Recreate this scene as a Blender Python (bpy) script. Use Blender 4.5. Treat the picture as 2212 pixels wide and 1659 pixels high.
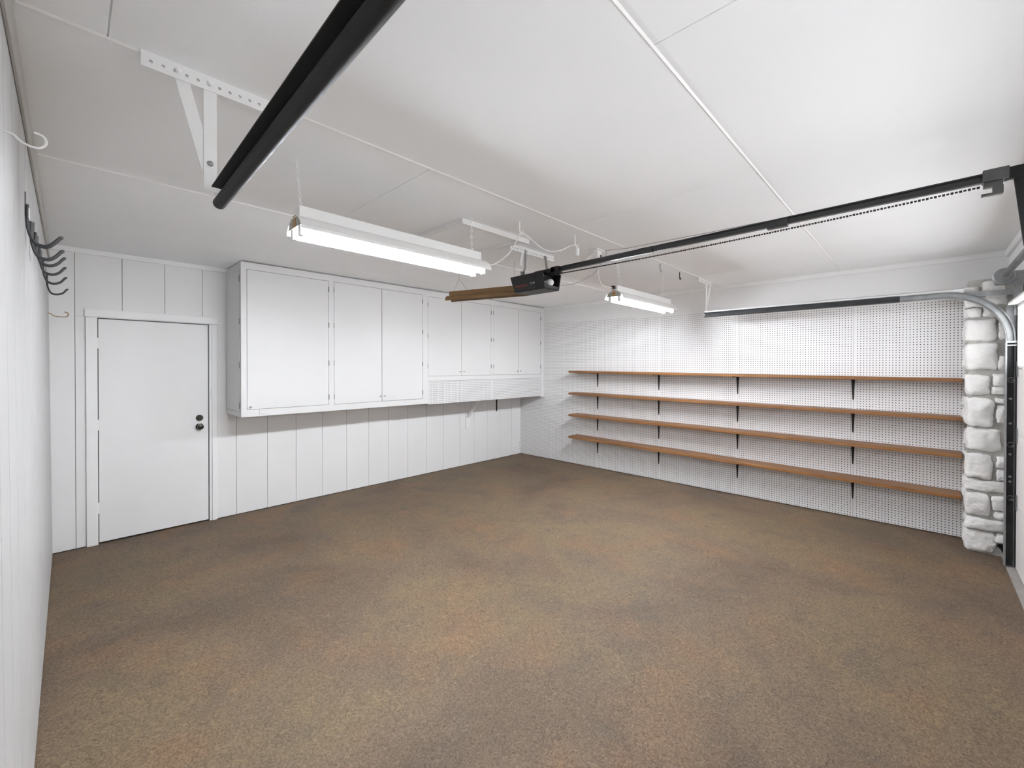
import bpy, bmesh, math, random
from mathutils import Vector, Matrix, noise
random.seed(7)
for o in list(bpy.data.objects):
    bpy.data.objects.remove(o)
scene = bpy.context.scene
C = scene.collection
# ------------------------------------------------------------------ camera
YAW, PITCH, ROLL = 0.80539, -0.00615, 0.00064
fw = Vector((math.sin(YAW)*math.cos(PITCH), math.cos(YAW)*math.cos(PITCH), math.sin(PITCH)))
rt = Vector((math.cos(YAW), -math.sin(YAW), 0))
up = rt.cross(fw)
rt, up = math.cos(ROLL)*rt + math.sin(ROLL)*up, -math.sin(ROLL)*rt + math.cos(ROLL)*up
cam_d = bpy.data.cameras.new('camera')
cam = bpy.data.objects.new('camera', cam_d); C.objects.link(cam)
M = Matrix((rt, up, -fw)).transposed().to_4x4()
M.translation = Vector((0.10077, -5.34492, 1.60462))
cam.matrix_world = M
cam_d.sensor_fit = 'HORIZONTAL'; cam_d.sensor_width = 36.0
cam_d.lens = 920.2942/2212*36.0
cam_d.shift_y = -31.48/2212
cam_d.clip_start = 0.01
scene.camera = cam
# ------------------------------------------------------------------ world, light, exposure
world = bpy.data.worlds.new('overcast_sky'); scene.world = world
world.use_nodes = True
bg = world.node_tree.nodes['Background']
bg.inputs[0].default_value = (0.96, 0.98, 1.0, 1); bg.inputs[1].default_value = 6.4
portal_d = bpy.data.lights.new('window_daylight_portal', 'AREA')
portal_d.shape = 'RECTANGLE'; portal_d.size = 4.7; portal_d.size_y = 0.6
portal_d.cycles.is_portal = True
portal = bpy.data.objects.new('window_daylight_portal', portal_d); C.objects.link(portal)
portal.location = (2.9, -5.99, 1.84); portal.rotation_euler = (-math.pi/2, 0, 0)   # -Z looks to +Y
TUBE_POWER = 175.0
vs = scene.view_settings
vs.view_transform = 'Standard'; vs.look = 'None'; vs.gamma = 1.0; vs.use_curve_mapping = False
vs.exposure = 0.16
try:
    cy = scene.cycles
    cy.max_bounces = 7; cy.diffuse_bounces = 6; cy.glossy_bounces = 4; cy.transparent_max_bounces = 8
    cy.use_denoising = True; cy.use_adaptive_sampling = True; cy.adaptive_threshold = 0.06
    cy.sample_clamp_indirect = 10
except Exception:
    pass
# ------------------------------------------------------------------ materials
def new_mat(name):
    m = bpy.data.materials.new(name); m.use_nodes = True
    nt = m.node_tree
    return m, nt, nt.nodes['Principled BSDF']
def pos(nt, scale=(1, 1, 1)):
    g = nt.nodes.new('ShaderNodeNewGeometry'); mp = nt.nodes.new('ShaderNodeMapping')
    mp.inputs['Scale'].default_value = scale
    nt.links.new(g.outputs['Position'], mp.inputs['Vector'])
    return mp.outputs['Vector']
def nz(nt, vec, scale, detail=4, dist=0.0, rough=0.55):
    n = nt.nodes.new('ShaderNodeTexNoise')
    n.inputs['Scale'].default_value = scale; n.inputs['Detail'].default_value = detail
    n.inputs['Distortion'].default_value = dist; n.inputs['Roughness'].default_value = rough
    nt.links.new(vec, n.inputs['Vector'])
    return n.outputs['Fac']
def ramp(nt, fac, stops):
    r = nt.nodes.new('ShaderNodeValToRGB')
    el = r.color_ramp.elements
    while len(el) < len(stops): el.new(0.5)
    for e, (p, c) in zip(el, stops):
        e.position = p; e.color = (*c, 1) if len(c) == 3 else c
    nt.links.new(fac, r.inputs['Fac'])
    return r.outputs['Color']
def mix(nt, fac, a, b, mode='MIX'):
    n = nt.nodes.new('ShaderNodeMix'); n.data_type = 'RGBA'; n.blend_type = mode
    for sock, v in ((n.inputs[0], fac), (n.inputs[6], a), (n.inputs[7], b)):
        if hasattr(v, 'default_value') or hasattr(v, 'is_linked'):
            nt.links.new(v, sock)
        else:
            sock.default_value = v if isinstance(v, (int, float)) else (*v, 1)
    return n.outputs[2]
def bump(nt, bs, h, strength, dist=0.002):
    b = nt.nodes.new('ShaderNodeBump'); b.inputs['Strength'].default_value = strength
    b.inputs['Distance'].default_value = dist
    nt.links.new(h, b.inputs['Height']); nt.links.new(b.outputs['Normal'], bs.inputs['Normal'])
def paint(name, col, rough=0.55, var=0.03, bscale=60, bstr=0.15, vscale=1.3, metal=0.0, spec=0.35, bd=0.001):
    m, nt, bs = new_mat(name)
    v = pos(nt)
    lo = tuple(c*(1-var) for c in col); hi = tuple(min(1, c*(1+var)) for c in col)
    nt.links.new(ramp(nt, nz(nt, v, vscale, 5), [(0.3, lo), (0.7, hi)]), bs.inputs['Base Color'])
    bs.inputs['Roughness'].default_value = rough; bs.inputs['Metallic'].default_value = metal
    bs.inputs['Specular IOR Level'].default_value = spec
    if bstr: bump(nt, bs, nz(nt, v, bscale, 5 if bd > 0.002 else 3), bstr, bd)
    return m
MT = {}
MT['ceil'] = paint('ceiling_board_paint', (0.93, 0.945, 0.96), 0.75, 0.02, 220, 0.25)
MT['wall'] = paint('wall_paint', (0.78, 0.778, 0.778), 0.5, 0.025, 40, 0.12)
MT['lwall'] = paint('wall_paint_dimmed_left', (0.54, 0.54, 0.54), 0.5, 0.025, 40, 0.12)  # wall paint again, with this side's lower light put into a darker colour
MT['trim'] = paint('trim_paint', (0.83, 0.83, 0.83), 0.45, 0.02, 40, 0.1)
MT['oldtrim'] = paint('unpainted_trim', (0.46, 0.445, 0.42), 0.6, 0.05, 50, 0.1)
MT['cab'] = paint('cabinet_paint', (0.67, 0.668, 0.668), 0.42, 0.02, 30, 0.1)
MT['peg'] = paint('pegboard_paint', (0.79, 0.785, 0.787), 0.5, 0.02, 60, 0.06)
MT['dark'] = paint('raw_wood_cavity', (0.06, 0.05, 0.045), 0.9, 0.1, 40, 0.1)
MT['gap'] = paint('cavity_shade', (0.012, 0.012, 0.012), 0.9, 0.1, 40, 0)  # near-black colour painted in for the shade inside openings
MT['black'] = paint('black_metal', (0.020, 0.020, 0.020), 0.62, 0.2, 90, 0.1, 3, 0.0, 0.25)
MT['blackrail'] = paint('black_rail_enamel', (0.012, 0.012, 0.013), 0.3, 0.2, 90, 0.05, 3, 0.0, 0.6)
MT['plastic'] = paint('black_plastic', (0.012, 0.012, 0.012), 0.5, 0.2, 200, 0.2, 5)
MT['greyplastic'] = paint('dark_grey_plastic', (0.06, 0.06, 0.06), 0.5, 0.1, 200, 0.2, 5)
MT['galv'] = paint('galvanised_steel', (0.36, 0.37, 0.375), 0.46, 0.18, 45, 0.1, 14, 0.85, 0.5)
MT['dgalv'] = paint('dull_dark_steel', (0.17, 0.175, 0.18), 0.45, 0.25, 45, 0.1, 12, 0.6, 0.5)
MT['wmetal'] = paint('white_enamel', (0.86, 0.86, 0.855), 0.35, 0.015, 40, 0.03, 2, 0, 0.5)
MT['socket'] = paint('lamp_end_metal', (0.42, 0.42, 0.38), 0.45, 0.15, 60, 0.1, 25, 0.4)
MT['copper'] = paint('contact_copper', (0.42, 0.26, 0.12), 0.4, 0.2, 60, 0.1, 25, 0.3)
MT['track'] = paint('dark_track_steel', (0.06, 0.062, 0.064), 0.7, 0.2, 60, 0.1, 10, 0.0, 0.2)
MT['trolley'] = paint('trolley_steel', (0.09, 0.09, 0.09), 0.35, 0.3, 60, 0.1, 18, 0.5, 0.5)
MT['holewall'] = paint('hardboard_hole_shade', (0.09, 0.065, 0.045), 0.9, 0.1, 60, 0)  # raw hardboard brown; on steel angles it paints shade into the holes
MT['rubber'] = paint('grey_rubber', (0.055, 0.057, 0.06), 0.5, 0.15, 80, 0.1, 20)
MT['brass'] = paint('brass', (0.40, 0.26, 0.07), 0.4, 0.15, 80, 0.05, 20, 0.7)
MT['cord'] = paint('white_cord', (0.80, 0.80, 0.79), 0.5, 0.02, 80, 0)
MT['greycord'] = paint('grey_cord', (0.25, 0.25, 0.25), 0.5, 0.05, 80, 0)
MT['knob'] = paint('dark_bronze', (0.030, 0.027, 0.022), 0.3, 0.2, 80, 0, 20, 0.5, 0.5)
MT['bulb'] = paint('frosted_bulb', (0.85, 0.85, 0.85), 0.3, 0.02, 80, 0)
MT['door_sec'] = paint('garage_door_paint', (0.80, 0.77, 0.76), 0.5, 0.03, 40, 0.1)
MT['mortar'] = paint('painted_mortar', (0.42, 0.41, 0.385), 0.8, 0.14, 60, 1.0, 9, bd=0.006)
MT['stone'] = paint('painted_stone', (0.77, 0.76, 0.745), 0.7, 0.07, 22, 1.0, 9, bd=0.012)
MT['concrete'] = paint('bare_concrete', (0.33, 0.31, 0.29), 0.8, 0.15, 90, 0.5, 6)
MT['redtext'] = paint('red_print', (0.26, 0.035, 0.03), 0.5, 0.02, 80, 0)
MT['greytext'] = paint('grey_print', (0.40, 0.40, 0.40), 0.5, 0.02, 80, 0)
def wood(name, cols, axis_scale, rough=0.45, ring=16):
    m, nt, bs = new_mat(name); v = pos(nt, axis_scale)
    f = nz(nt, v, ring, 6, 0.6, 0.6); g = nz(nt, v, ring*4, 4, 0.2)
    c1 = ramp(nt, f, [(0.3, cols[0]), (0.55, cols[1]), (0.75, cols[2])])
    c2 = ramp(nt, g, [(0.3, (0.8, 0.8, 0.8)), (0.7, (1.1, 1.1, 1.1))])
    nt.links.new(mix(nt, 1.0, c1, c2, 'MULTIPLY'), bs.inputs['Base Color'])
    bs.inputs['Roughness'].default_value = rough
    bump(nt, bs, g, 0.2, 0.001)
    return m
MT['shelf'] = wood('stained_shelf_wood', [(0.17, 0.070, 0.022), (0.25, 0.112, 0.037), (0.33, 0.155, 0.053)], (1, 0.05, 1))
MT['brown'] = wood('brown_enamel', [(0.12, 0.062, 0.022), (0.16, 0.088, 0.033), (0.20, 0.115, 0.045)], (1, 0.1, 1), 0.35, 6)
def floor_mat():
    m, nt, bs = new_mat('stained_concrete'); v = pos(nt)
    big = nz(nt, v, 0.75, 5, 0.5, 0.55)
    c = ramp(nt, big, [(0.34, (0.101, 0.072, 0.049)), (0.47, (0.142, 0.102, 0.070)), (0.58, (0.163, 0.119, 0.073)), (0.70, (0.133, 0.099, 0.070))])
    om = ramp(nt, nz(nt, v, 1.9, 4, 0.3), [(0.50, (0, 0, 0)), (0.68, (0.58, 0.58, 0.58))])
    c = mix(nt, om, c, (0.191, 0.113, 0.065))
    gm = ramp(nt, nz(nt, pos(nt, (1.0, 1.0, 1.7)), 3.1, 4, 0.8), [(0.52, (0, 0, 0)), (0.70, (0.62, 0.62, 0.62))])
    c = mix(nt, gm, c, (0.110, 0.085, 0.064))
    worm = nz(nt, v, 30, 5, 3.5, 0.62)
    c = mix(nt, 1.0, c, ramp(nt, worm, [(0.34, (0.62, 0.61, 0.60)), (0.5, (1, 1, 1)), (0.64, (1.42, 1.40, 1.34))]), 'MULTIPLY')
    fine = nz(nt, v, 120, 3, 1.0)
    c = mix(nt, 1.0, c, ramp(nt, fine, [(0.36, (0.80, 0.80, 0.80)), (0.64, (1.20, 1.20, 1.20))]), 'MULTIPLY')
    nt.links.new(c, bs.inputs['Base Color'])
    bs.inputs['Roughness'].default_value = 0.62; bs.inputs['Specular IOR Level'].default_value = 0.3
    bump(nt, bs, worm, 0.6, 0.004)
    return m
MT['floor'] = floor_mat()
def tube_mat():
    m, nt, bs = new_mat('lit_tube')
    bs.inputs['Base Color'].default_value = (0.9, 0.9, 0.9, 1)
    bs.inputs['Emission Color'].default_value = (0.95, 0.985, 1.035, 1)
    bs.inputs['Emission Strength'].default_value = TUBE_POWER
    return m
MT['tube'] = tube_mat()
def glass_mat():
    m = bpy.data.materials.new('window_pane'); m.use_nodes = True; nt = m.node_tree
    nt.nodes.clear()
    o = nt.nodes.new('ShaderNodeOutputMaterial'); t = nt.nodes.new('ShaderNodeBsdfTransparent')
    g = nt.nodes.new('ShaderNodeBsdfGlossy'); g.inputs['Roughness'].default_value = 0.03
    mx = nt.nodes.new('ShaderNodeMixShader'); mx.inputs[0].default_value = 0.07
    nt.links.new(t.outputs[0], mx.inputs[1]); nt.links.new(g.outputs[0], mx.inputs[2])
    nt.links.new(mx.outputs[0], o.inputs['Surface'])
    return m
MT['glass'] = glass_mat()
# ------------------------------------------------------------------ mesh helpers
class MB:
    def __init__(s): s.v = []; s.f = []
    def add(s, vs_, fs):
        n = len(s.v); s.v += [tuple(p) for p in vs_]; s.f += [tuple(i+n for i in f) for f in fs]; return s
    def box(s, x0, x1, y0, y1, z0, z1):
        x0, x1 = min(x0, x1), max(x0, x1); y0, y1 = min(y0, y1), max(y0, y1); z0, z1 = min(z0, z1), max(z0, z1)
        return s.add([(x, y, z) for x in (x0, x1) for y in (y0, y1) for z in (z0, z1)],
                     [(0, 1, 3, 2), (4, 6, 7, 5), (0, 4, 5, 1), (2, 3, 7, 6), (0, 2, 6, 4), (1, 5, 7, 3)])
    def prism(s, pts, vec):
        vec = Vector(vec); p = [Vector(q) for q in pts]; n = len(p)
        nrm = Vector((0, 0, 0))
        for i in range(n): nrm += p[i].cross(p[(i+1) % n])
        if nrm.dot(vec) > 0: p.reverse()
        q = [a+vec for a in p]
        return s.add(p+q, [tuple(range(n)), tuple(range(2*n-1, n-1, -1))] + [(i, i+n, (i+1) % n+n, (i+1) % n) for i in range(n)])
    def bar(s, p0, p1, w, t, side):
        """flat bar from p0 to p1: width w along `side` (made perpendicular), thickness t"""
        p0, p1 = Vector(p0), Vector(p1); d = (p1-p0).normalized(); sd = Vector(side); sd = (sd-d*sd.dot(d)).normalized(); n = d.cross(sd)
        return s.prism([p0+sd*w/2+n*t/2, p0-sd*w/2+n*t/2, p0-sd*w/2-n*t/2, p0+sd*w/2-n*t/2], p1-p0)
    def tube(s, path, r, n=8, caps=True, closed=False):
        path = [Vector(p) for p in path]; m = len(path); rings = []
        ref = None
        for i, p in enumerate(path):
            if closed: d = path[(i+1) % m]-path[i-1]
            else: d = path[min(i+1, m-1)]-path[max(i-1, 0)]
            d.normalize()
            if ref is None:
                ref = Vector((0, 0, 1)) if abs(d.z) < 0.9 else Vector((1, 0, 0))
            a = ref-d*ref.dot(d)
            if a.length < 1e-4: a = d.orthogonal()
            a.normalize(); ref = a; b = d.cross(a)
            rr = r[i] if isinstance(r, (list, tuple)) else r
            rings.append([p+a*math.cos(2*math.pi*k/n)*rr+b*math.sin(2*math.pi*k/n)*rr for k in range(n)])
        vs_ = [q for R in rings for q in R]; fs = []
        for i in range(m if closed else m-1):
            j = (i+1) % m
            for k in range(n): fs.append((i*n+k, i*n+(k+1) % n, j*n+(k+1) % n, j*n+k))
        if caps and not closed: fs += [tuple(range(n-1, -1, -1)), tuple((m-1)*n+k for k in range(n))]
        return s.add(vs_, fs)
    def cyl(s, p0, p1, r, n=16): return s.tube([p0, p1], r, n)
    def lathe(s, p0, axis, prof, n=20):
        p0 = Vector(p0); ax = Vector(axis).normalized()
        return s.tube_prof([p0+ax*h for h, r in prof], [r for h, r in prof], ax, n)
    def tube_prof(s, path, rs, ax, n):
        a = ax.orthogonal().normalized(); b = ax.cross(a); vs_ = []; fs = []
        for p, r in zip(path, rs):
            vs_ += [p+(a*math.cos(2*math.pi*k/n)+b*math.sin(2*math.pi*k/n))*max(r, 1e-5) for k in range(n)]
        m = len(path)
        for i in range(m-1):
            for k in range(n): fs.append((i*n+k, i*n+(k+1) % n, (i+1)*n+(k+1) % n, (i+1)*n+k))
        fs += [tuple(range(n-1, -1, -1)), tuple((m-1)*n+k for k in range(n))]
        return s.add(vs_, fs)
    def xform(s, fn): s.v = [tuple(fn(*p)) for p in s.v]; return s
    def build(s, name, mat, parent=None, bevel=0, smooth=False, kind=None, label=None, cat=None, group=None, weld=False):
        me = bpy.data.meshes.new(name)
        P = wloc(parent) if parent else None
        if parent is None:
            xs = [p[0] for p in s.v]; ys = [p[1] for p in s.v]; zs = [p[2] for p in s.v]
            P = Vector(((min(xs)+max(xs))/2, (min(ys)+max(ys))/2, min(zs)))
        me.from_pydata([(p[0]-P.x, p[1]-P.y, p[2]-P.z) for p in s.v], [], s.f)
        bm = bmesh.new(); bm.from_mesh(me)
        if weld: bmesh.ops.remove_doubles(bm, verts=bm.verts, dist=1e-5)
        bmesh.ops.recalc_face_normals(bm, faces=bm.faces)
        if bevel:
            bmesh.ops.bevel(bm, geom=list(bm.edges), offset=bevel, segments=1, affect='EDGES', clamp_overlap=True)
        bm.to_mesh(me); bm.free()
        if smooth:
            me.polygons.foreach_set('use_smooth', [True]*len(me.polygons))
            try: me.set_sharp_from_angle(angle=math.radians(45))
            except Exception: pass
        me.materials.append(MT[mat] if isinstance(mat, str) else mat)
        if getattr(s, 'dark', None):
            me.materials.append(MT['holewall'])
            for k in s.dark: me.polygons[k].material_index = 1
        o = bpy.data.objects.new(name, me); C.objects.link(o)
        if parent: o.parent = parent
        else: o.location = P
        tag(o, label, cat, group, kind)
        return o
def wloc(o):
    v = Vector((0, 0, 0))
    while o is not None: v += o.location; o = o.parent
    return v
def tag(o, label=None, cat=None, group=None, kind=None):
    if label: o['label'] = label
    if cat: o['category'] = cat
    if group: o['group'] = group
    if kind: o['kind'] = kind
    return o
def thing(name, loc, label, cat, group=None, kind=None):
    o = bpy.data.objects.new(name, None); C.objects.link(o); o.location = loc; o.empty_display_size = 0.05
    return tag(o, label, cat, group, kind)
def box(name, mat, b, parent=None, bevel=0, **k): return MB().box(*b).build(name, mat, parent, bevel, **k)
def curve_pts(pts, n=8):
    """Catmull-Rom through pts"""
    p = [Vector(q) for q in pts]; p = [p[0]*2-p[1]]+p+[p[-1]*2-p[-2]]; out = []
    for i in range(1, len(p)-2):
        for k in range(n):
            t = k/n
            out.append(0.5*((2*p[i])+(p[i+1]-p[i-1])*t+(2*p[i-1]-5*p[i]+4*p[i+1]-p[i+2])*t*t+(3*p[i]-p[i-1]-3*p[i+1]+p[i+2])*t**3))
    return out+[p[-2]]
def chain_mb(p0, p1, pitch=0.021, r=0.0019, w=0.0075):
    p0, p1 = Vector(p0), Vector(p1); L = (p1-p0).length; n = max(2, round(L/pitch)); d = (p1-p0)/L
    a = d.orthogonal().normalized(); b = d.cross(a); mb = MB(); st = L/n
    for i in range(n):
        s_ = a if i % 2 else b; c = p0+d*st*(i+0.5); h = st/2+r*0.9; path = []
        for k in range(10):
            t = 2*math.pi*k/10; path.append(c+s_*w*math.cos(t)+d*h*math.sin(t))
        mb.tube(path, r, 5, closed=True)
    return mb
def holed(origin, U, V, N, u1, v1, us, vs_, rad, depth):
    """plate origin+u*U+v*V (0..u1, 0..v1) with real round holes at us x vs_, N points into the plate"""
    o, U, V, N = Vector(origin), Vector(U), Vector(V), Vector(N); mb = MB()
    verts = []; faces = []
    def mids(a, e): return [0.0]+[(a[i]+a[i+1])/2 for i in range(len(a)-1)]+[e]
    ue, ve = mids(us, u1), mids(vs_, v1)
    ue[0], ve[0] = 0.0, 0.0
    nu, nv = len(us), len(vs_)
    def P(u, v, d=0): return o+U*u+V*v+N*d
    for u in ue:
        for v in ve: verts.append(P(u, v))
    G = lambda i, j: i*(nv+1)+j
    cs = [(math.cos(math.pi/4*k)*rad, math.sin(math.pi/4*k)*rad) for k in range(8)]
    for i in range(nu):
        for j in range(nv):
            b = len(verts)
            for c, s_ in cs: verts.append(P(us[i]+c, vs_[j]+s_))
            for c, s_ in cs: verts.append(P(us[i]+c, vs_[j]+s_, depth))
            cor = [G(i+1, j+1), G(i, j+1), G(i, j), G(i+1, j)]
            for k in range(4):
                k2 = (k+1) % 4
                faces.append((cor[k], cor[k2], b+(2*k2+1) % 8, b+(2*k+2) % 8, b+2*k+1))
            for k in range(8): faces.append((b+k, b+(k+1) % 8, b+8+(k+1) % 8, b+8+k))
    mb.v = [tuple(p) for p in verts]; mb.f = faces; mb.dark = [k for k in range(len(faces)) if k % 12 >= 4]
    b = len(mb.v)
    ring = [G(0, 0), G(nu, 0), G(nu, nv), G(0, nv)]
    mb.v += [tuple(P(0, 0, depth)), tuple(P(u1, 0, depth)), tuple(P(u1, v1, depth)), tuple(P(0, v1, depth))]
    # plate edges (simple quads; border verts lie on them)
    for k in range(4): mb.f.append((ring[k], ring[(k+1) % 4], b+(k+1) % 4, b+k))
    return mb
H = 2.645; W = 5.9; YG = -5.93
# ================================================================== SETTING
# floor
fl = box('floor', 'floor', (-0.15, W+0.15, YG+0.09, 0.15, -0.12, 0.0), kind='structure', label='brown stained concrete garage floor', cat='floor')
box('threshold_strip', 'concrete', (-0.15, W+0.15, -6.35, YG+0.09, -0.12, -0.002), fl, label='bare grey concrete strip under the garage door')
# ceiling: backing slab, sheets, joint beads
ce = box('ceiling', 'ceil', (-0.15, W+0.15, YG-0.1, 0.15, H+0.008, H+0.12), kind='structure', label='white painted sheet ceiling with visible joints', cat='ceiling')
rows = [(0.0, -1.0, []), (-1.0, -2.225, [2.675, 5.11]), (-2.225, -3.485, [1.425, 3.87]), (-3.485, -4.712, [0.19, 2.677, 5.12]), (-4.712, YG, [1.417, 3.86])]
for y1, y0, cuts in rows:
    xs = [-0.03]+cuts+[W+0.02]
    for a, b in zip(xs, xs[1:]):
        box('ceiling_panel', 'ceil', (a+0.002, b-0.002, y0+0.001, y1-0.001, H, H+0.0085), ce, 0.0008)
for y in (-2.225, -3.485, -4.712):
    MB().prism([(0, y-0.006, H), (0, y+0.006, H), (0, y+0.001, H-0.006)], (W, 0, 0)).build('joint_bead', 'wmetal', ce)
# back wall: backing + vertical boards
DX0, DX1, DZ = 0.287, 1.106, 2.036
wb = MB().box(-0.15, DX0-0.02, 0.011, 0.13, 0, H+0.1).box(DX1+0.02, W+0.15, 0.011, 0.13, 0, H+0.1).box(DX0-0.02, DX1+0.02, 0.011, 0.13, DZ+0.02, H+0.1)
wb = wb.build('wall_back', 'dark', kind='structure', label='white vertical board wall behind the door and cabinets', cat='wall')
edges = [-0.02, 0.14, 0.448, 0.757, 1.058, 1.358, 1.66, 1.967, 2.278, 2.584, 2.888, 3.181, 3.492, 3.813, 4.127, 4.453, 4.757, 5.055, 5.361, 5.66, W]
for a, b in zip(edges, edges[1:]):
    a1, b1 = a+0.0015, b-0.0015
    segs = [(a1, b1, 0.006, H)]
    if b > DX0-0.02 and a < DX1+0.02:
        segs = [(a1, b1, DZ+0.01, H)]
        if a < DX0-0.02: segs.append((a1, DX0-0.012, 0.006, DZ+0.01))
        if b > DX1+0.02: segs.append((DX1+0.012, b1, 0.006, DZ+0.01))
    for s in segs: box('plank', 'wall', (s[0], s[1], 0.0, 0.0105, s[2], s[3]), wb, 0.0018)
for z in (0.10, 0.155, 0.21):
    MB().lathe((W-0.035-0.004*random.random(), 0.0, z), (0, -1, 0), [(0, 0.006), (0.002, 0.006), (0.003, 0.003)], 10).build('screw', 'dgalv', wb)
# door jamb; near-black sheet behind it paints in the shade of the gaps
MB().box(DX0-0.018, DX0-0.008, 0.0, 0.12, 0, DZ+0.02).box(DX1+0.008, DX1+0.018, 0.0, 0.12, 0, DZ+0.02).box(DX0-0.018, DX1+0.018, 0.0, 0.12, DZ+0.008, DZ+0.02).build('door_jamb', 'trim', wb)
box('door_gap_shade', 'gap', (DX0-0.02, DX1+0.02, 0.115, 0.13, 0, DZ+0.02), wb)
# left wall (leans slightly outward towards the ceiling)
lean = lambda x, y, z: (x-0.018*z/H, y, z)
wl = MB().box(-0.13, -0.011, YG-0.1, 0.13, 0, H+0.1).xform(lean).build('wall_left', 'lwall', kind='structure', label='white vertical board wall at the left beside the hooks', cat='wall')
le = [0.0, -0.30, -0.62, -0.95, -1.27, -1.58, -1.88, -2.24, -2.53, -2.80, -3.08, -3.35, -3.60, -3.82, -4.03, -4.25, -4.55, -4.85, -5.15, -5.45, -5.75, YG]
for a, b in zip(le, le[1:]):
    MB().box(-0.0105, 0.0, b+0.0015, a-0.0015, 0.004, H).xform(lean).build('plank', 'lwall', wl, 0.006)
# right wall: dark backing, pegboard sheets with real holes, plain board above
wr = box('wall_right', 'dark', (W+0.03, W+0.13, YG-0.1, 0.13, 0, H+0.1), kind='structure', label='white pegboard wall behind the four long shelves', cat='wall')
PT = 0.0254
cols = [0.0, -1.648, -2.660, -3.690, -4.824, -5.70]
ZP = 2.40
for a, b in zip(cols, cols[1:]):
    w = a-b-0.0025
    nu = int((w-0.012)/PT); u0 = (w-(nu-1)*PT)/2
    us = [u0+i*PT for i in range(nu)]
    nv = int((ZP-0.02)/PT); v0 = 0.014
    vv = [v0+j*PT for j in range(nv)]
    holed((W, a-0.00125, 0.008), (0, -1, 0), (0, 0, 1), (1, 0, 0), w, ZP-0.008, us, vv, 0.0046, 0.005).build('pegboard_panel', 'peg', wr)
MB().prism([(W-0.004, 0, 2.385), (W-0.004, -3.15, 2.315), (W-0.004, YG, 2.222), (W-0.004, YG, H+0.05), (W-0.004, 0, H+0.05)], (0.03, 0, 0)).build('upper_board', 'wall', wr, label='plain white board above the pegboard')
# front (garage door) wall
GX0, GX1, GZ = 0.42, 5.36, 2.14
wf = MB().box(-0.15, GX0, YG-0.14, YG, 0, H+0.1).box(GX1, W+0.15, YG-0.14, YG, 0, H+0.1).box(GX0, GX1, YG-0.14, YG, GZ, H+0.1)
wf.build('wall_front', 'wall', kind='structure', label='white wall around the garage door opening', cat='wall')
# trims
box('trim_1', 'trim', (0.0, W, -0.018, 0.0, H-0.045, H), bevel=0.003, kind='structure', label='white flat crown board along the back wall', cat='trim')
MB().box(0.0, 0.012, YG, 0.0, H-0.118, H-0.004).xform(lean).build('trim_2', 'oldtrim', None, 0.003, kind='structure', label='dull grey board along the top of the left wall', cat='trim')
box('trim_3', 'trim', (W-0.02, W, YG, -0.56, H-0.05, H), bevel=0.004, kind='structure', label='white crown board above the pegboard wall', cat='trim')
MB().box(0, W, YG, YG+0.05, H-0.06, H).box(0, W, YG, YG+0.028, H-0.14, H-0.06).build('trim_4', 'trim', None, 0.003, kind='structure', label='white stepped crown board over the garage door', cat='trim')
# door casing
tc = thing('trim_5', (0.69, 0, 0), 'flat white casing around the entry door', 'trim', kind='structure')
box('side_casing', 'trim', (0.206, DX0-0.006, -0.019, 0.0, 0, 2.046), tc, 0.003)
box('side_casing', 'trim', (DX1+0.03, 1.181, -0.019, 0.0, 0, 2.046), tc, 0.003)
box('door_stop', 'trim', (DX1+0.008, DX1+0.03, -0.008, 0.0, 0, 2.046), tc, 0.002)
box('head_casing', 'trim', (0.200, 1.186, -0.021, 0.0, 2.048, 2.118), tc, 0.003)
# entry door
dr = MB().box(DX0, DX1, 0.004, 0.040, 0.014, DZ).build('door_1', 'wall', None, 0.002, kind='structure', label='flat white entry door with dark knob and deadbolt', cat='door')
for z in (1.816, 1.078, 0.328):
    h = MB().cyl((DX0-0.004, -0.006, z-0.048), (DX0-0.004, -0.006, z+0.048), 0.0065, 10)
    for k in range(4): h.cyl((DX0-0.004, -0.006, z-0.026+k*0.0175), (DX0-0.004, -0.006, z-0.0235+k*0.0175), 0.0075, 10)
    h.build('hinge', 'trim', dr, smooth=True)
db = MB().lathe((1.031, 0.004, 1.078), (0, -1, 0), [(0, 0.032), (0.006, 0.032), (0.016, 0.026), (0.020, 0.024), (0.020, 0.012), (0.026, 0.011)]).build('deadbolt', 'knob', dr, smooth=True, label='dark round deadbolt')
kn = MB().lathe((1.031, 0.004, 0.990), (0, -1, 0), [(0, 0.033), (0.006, 0.033), (0.010, 0.016), (0.030, 0.013), (0.040, 0.022), (0.052, 0.028), (0.064, 0.026), (0.068, 0.016)]).build('door_knob', 'knob', dr, smooth=True, label='dark round door knob')
# ================================================================== GARAGE DOOR
YD = -5.895
gd = thing('door_2', (2.89, YD-0.02, 0), 'white sectional garage door with a row of bright windows', 'garage door', kind='structure')
secs = [(0.0, 0.53), (0.535, 1.06), (1.065, 1.59)]
for z0, z1 in secs: box('door_section', 'door_sec', (GX0-0.02, GX1-0.025, YD-0.035, YD, z0, z1), gd, 0.004)
zt0, zt1 = 1.595, 2.145
WX = []
n = 4; x = 0.48; ww = (5.31-0.48-0.07*(n-1))/n
for i in range(n): WX.append((x, x+ww)); x += ww+0.07
tp = MB().box(GX0-0.02, GX1-0.025, YD-0.035, YD, zt0, 1.612).box(GX0-0.02, GX1-0.025, YD-0.035, YD, 2.078, zt1)
bx = [GX0-0.02]+[v for p in WX for v in p]+[GX1-0.025]
for a, b in zip(bx[0::2], bx[1::2]): tp.box(a, b, YD-0.035, YD, 1.612, 2.078)
tp.build('window_section', 'door_sec', gd)
for a, b in WX: box('window_pane', 'glass', (a, b, YD-0.02, YD-0.016, 1.612, 2.078), gd)
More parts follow.
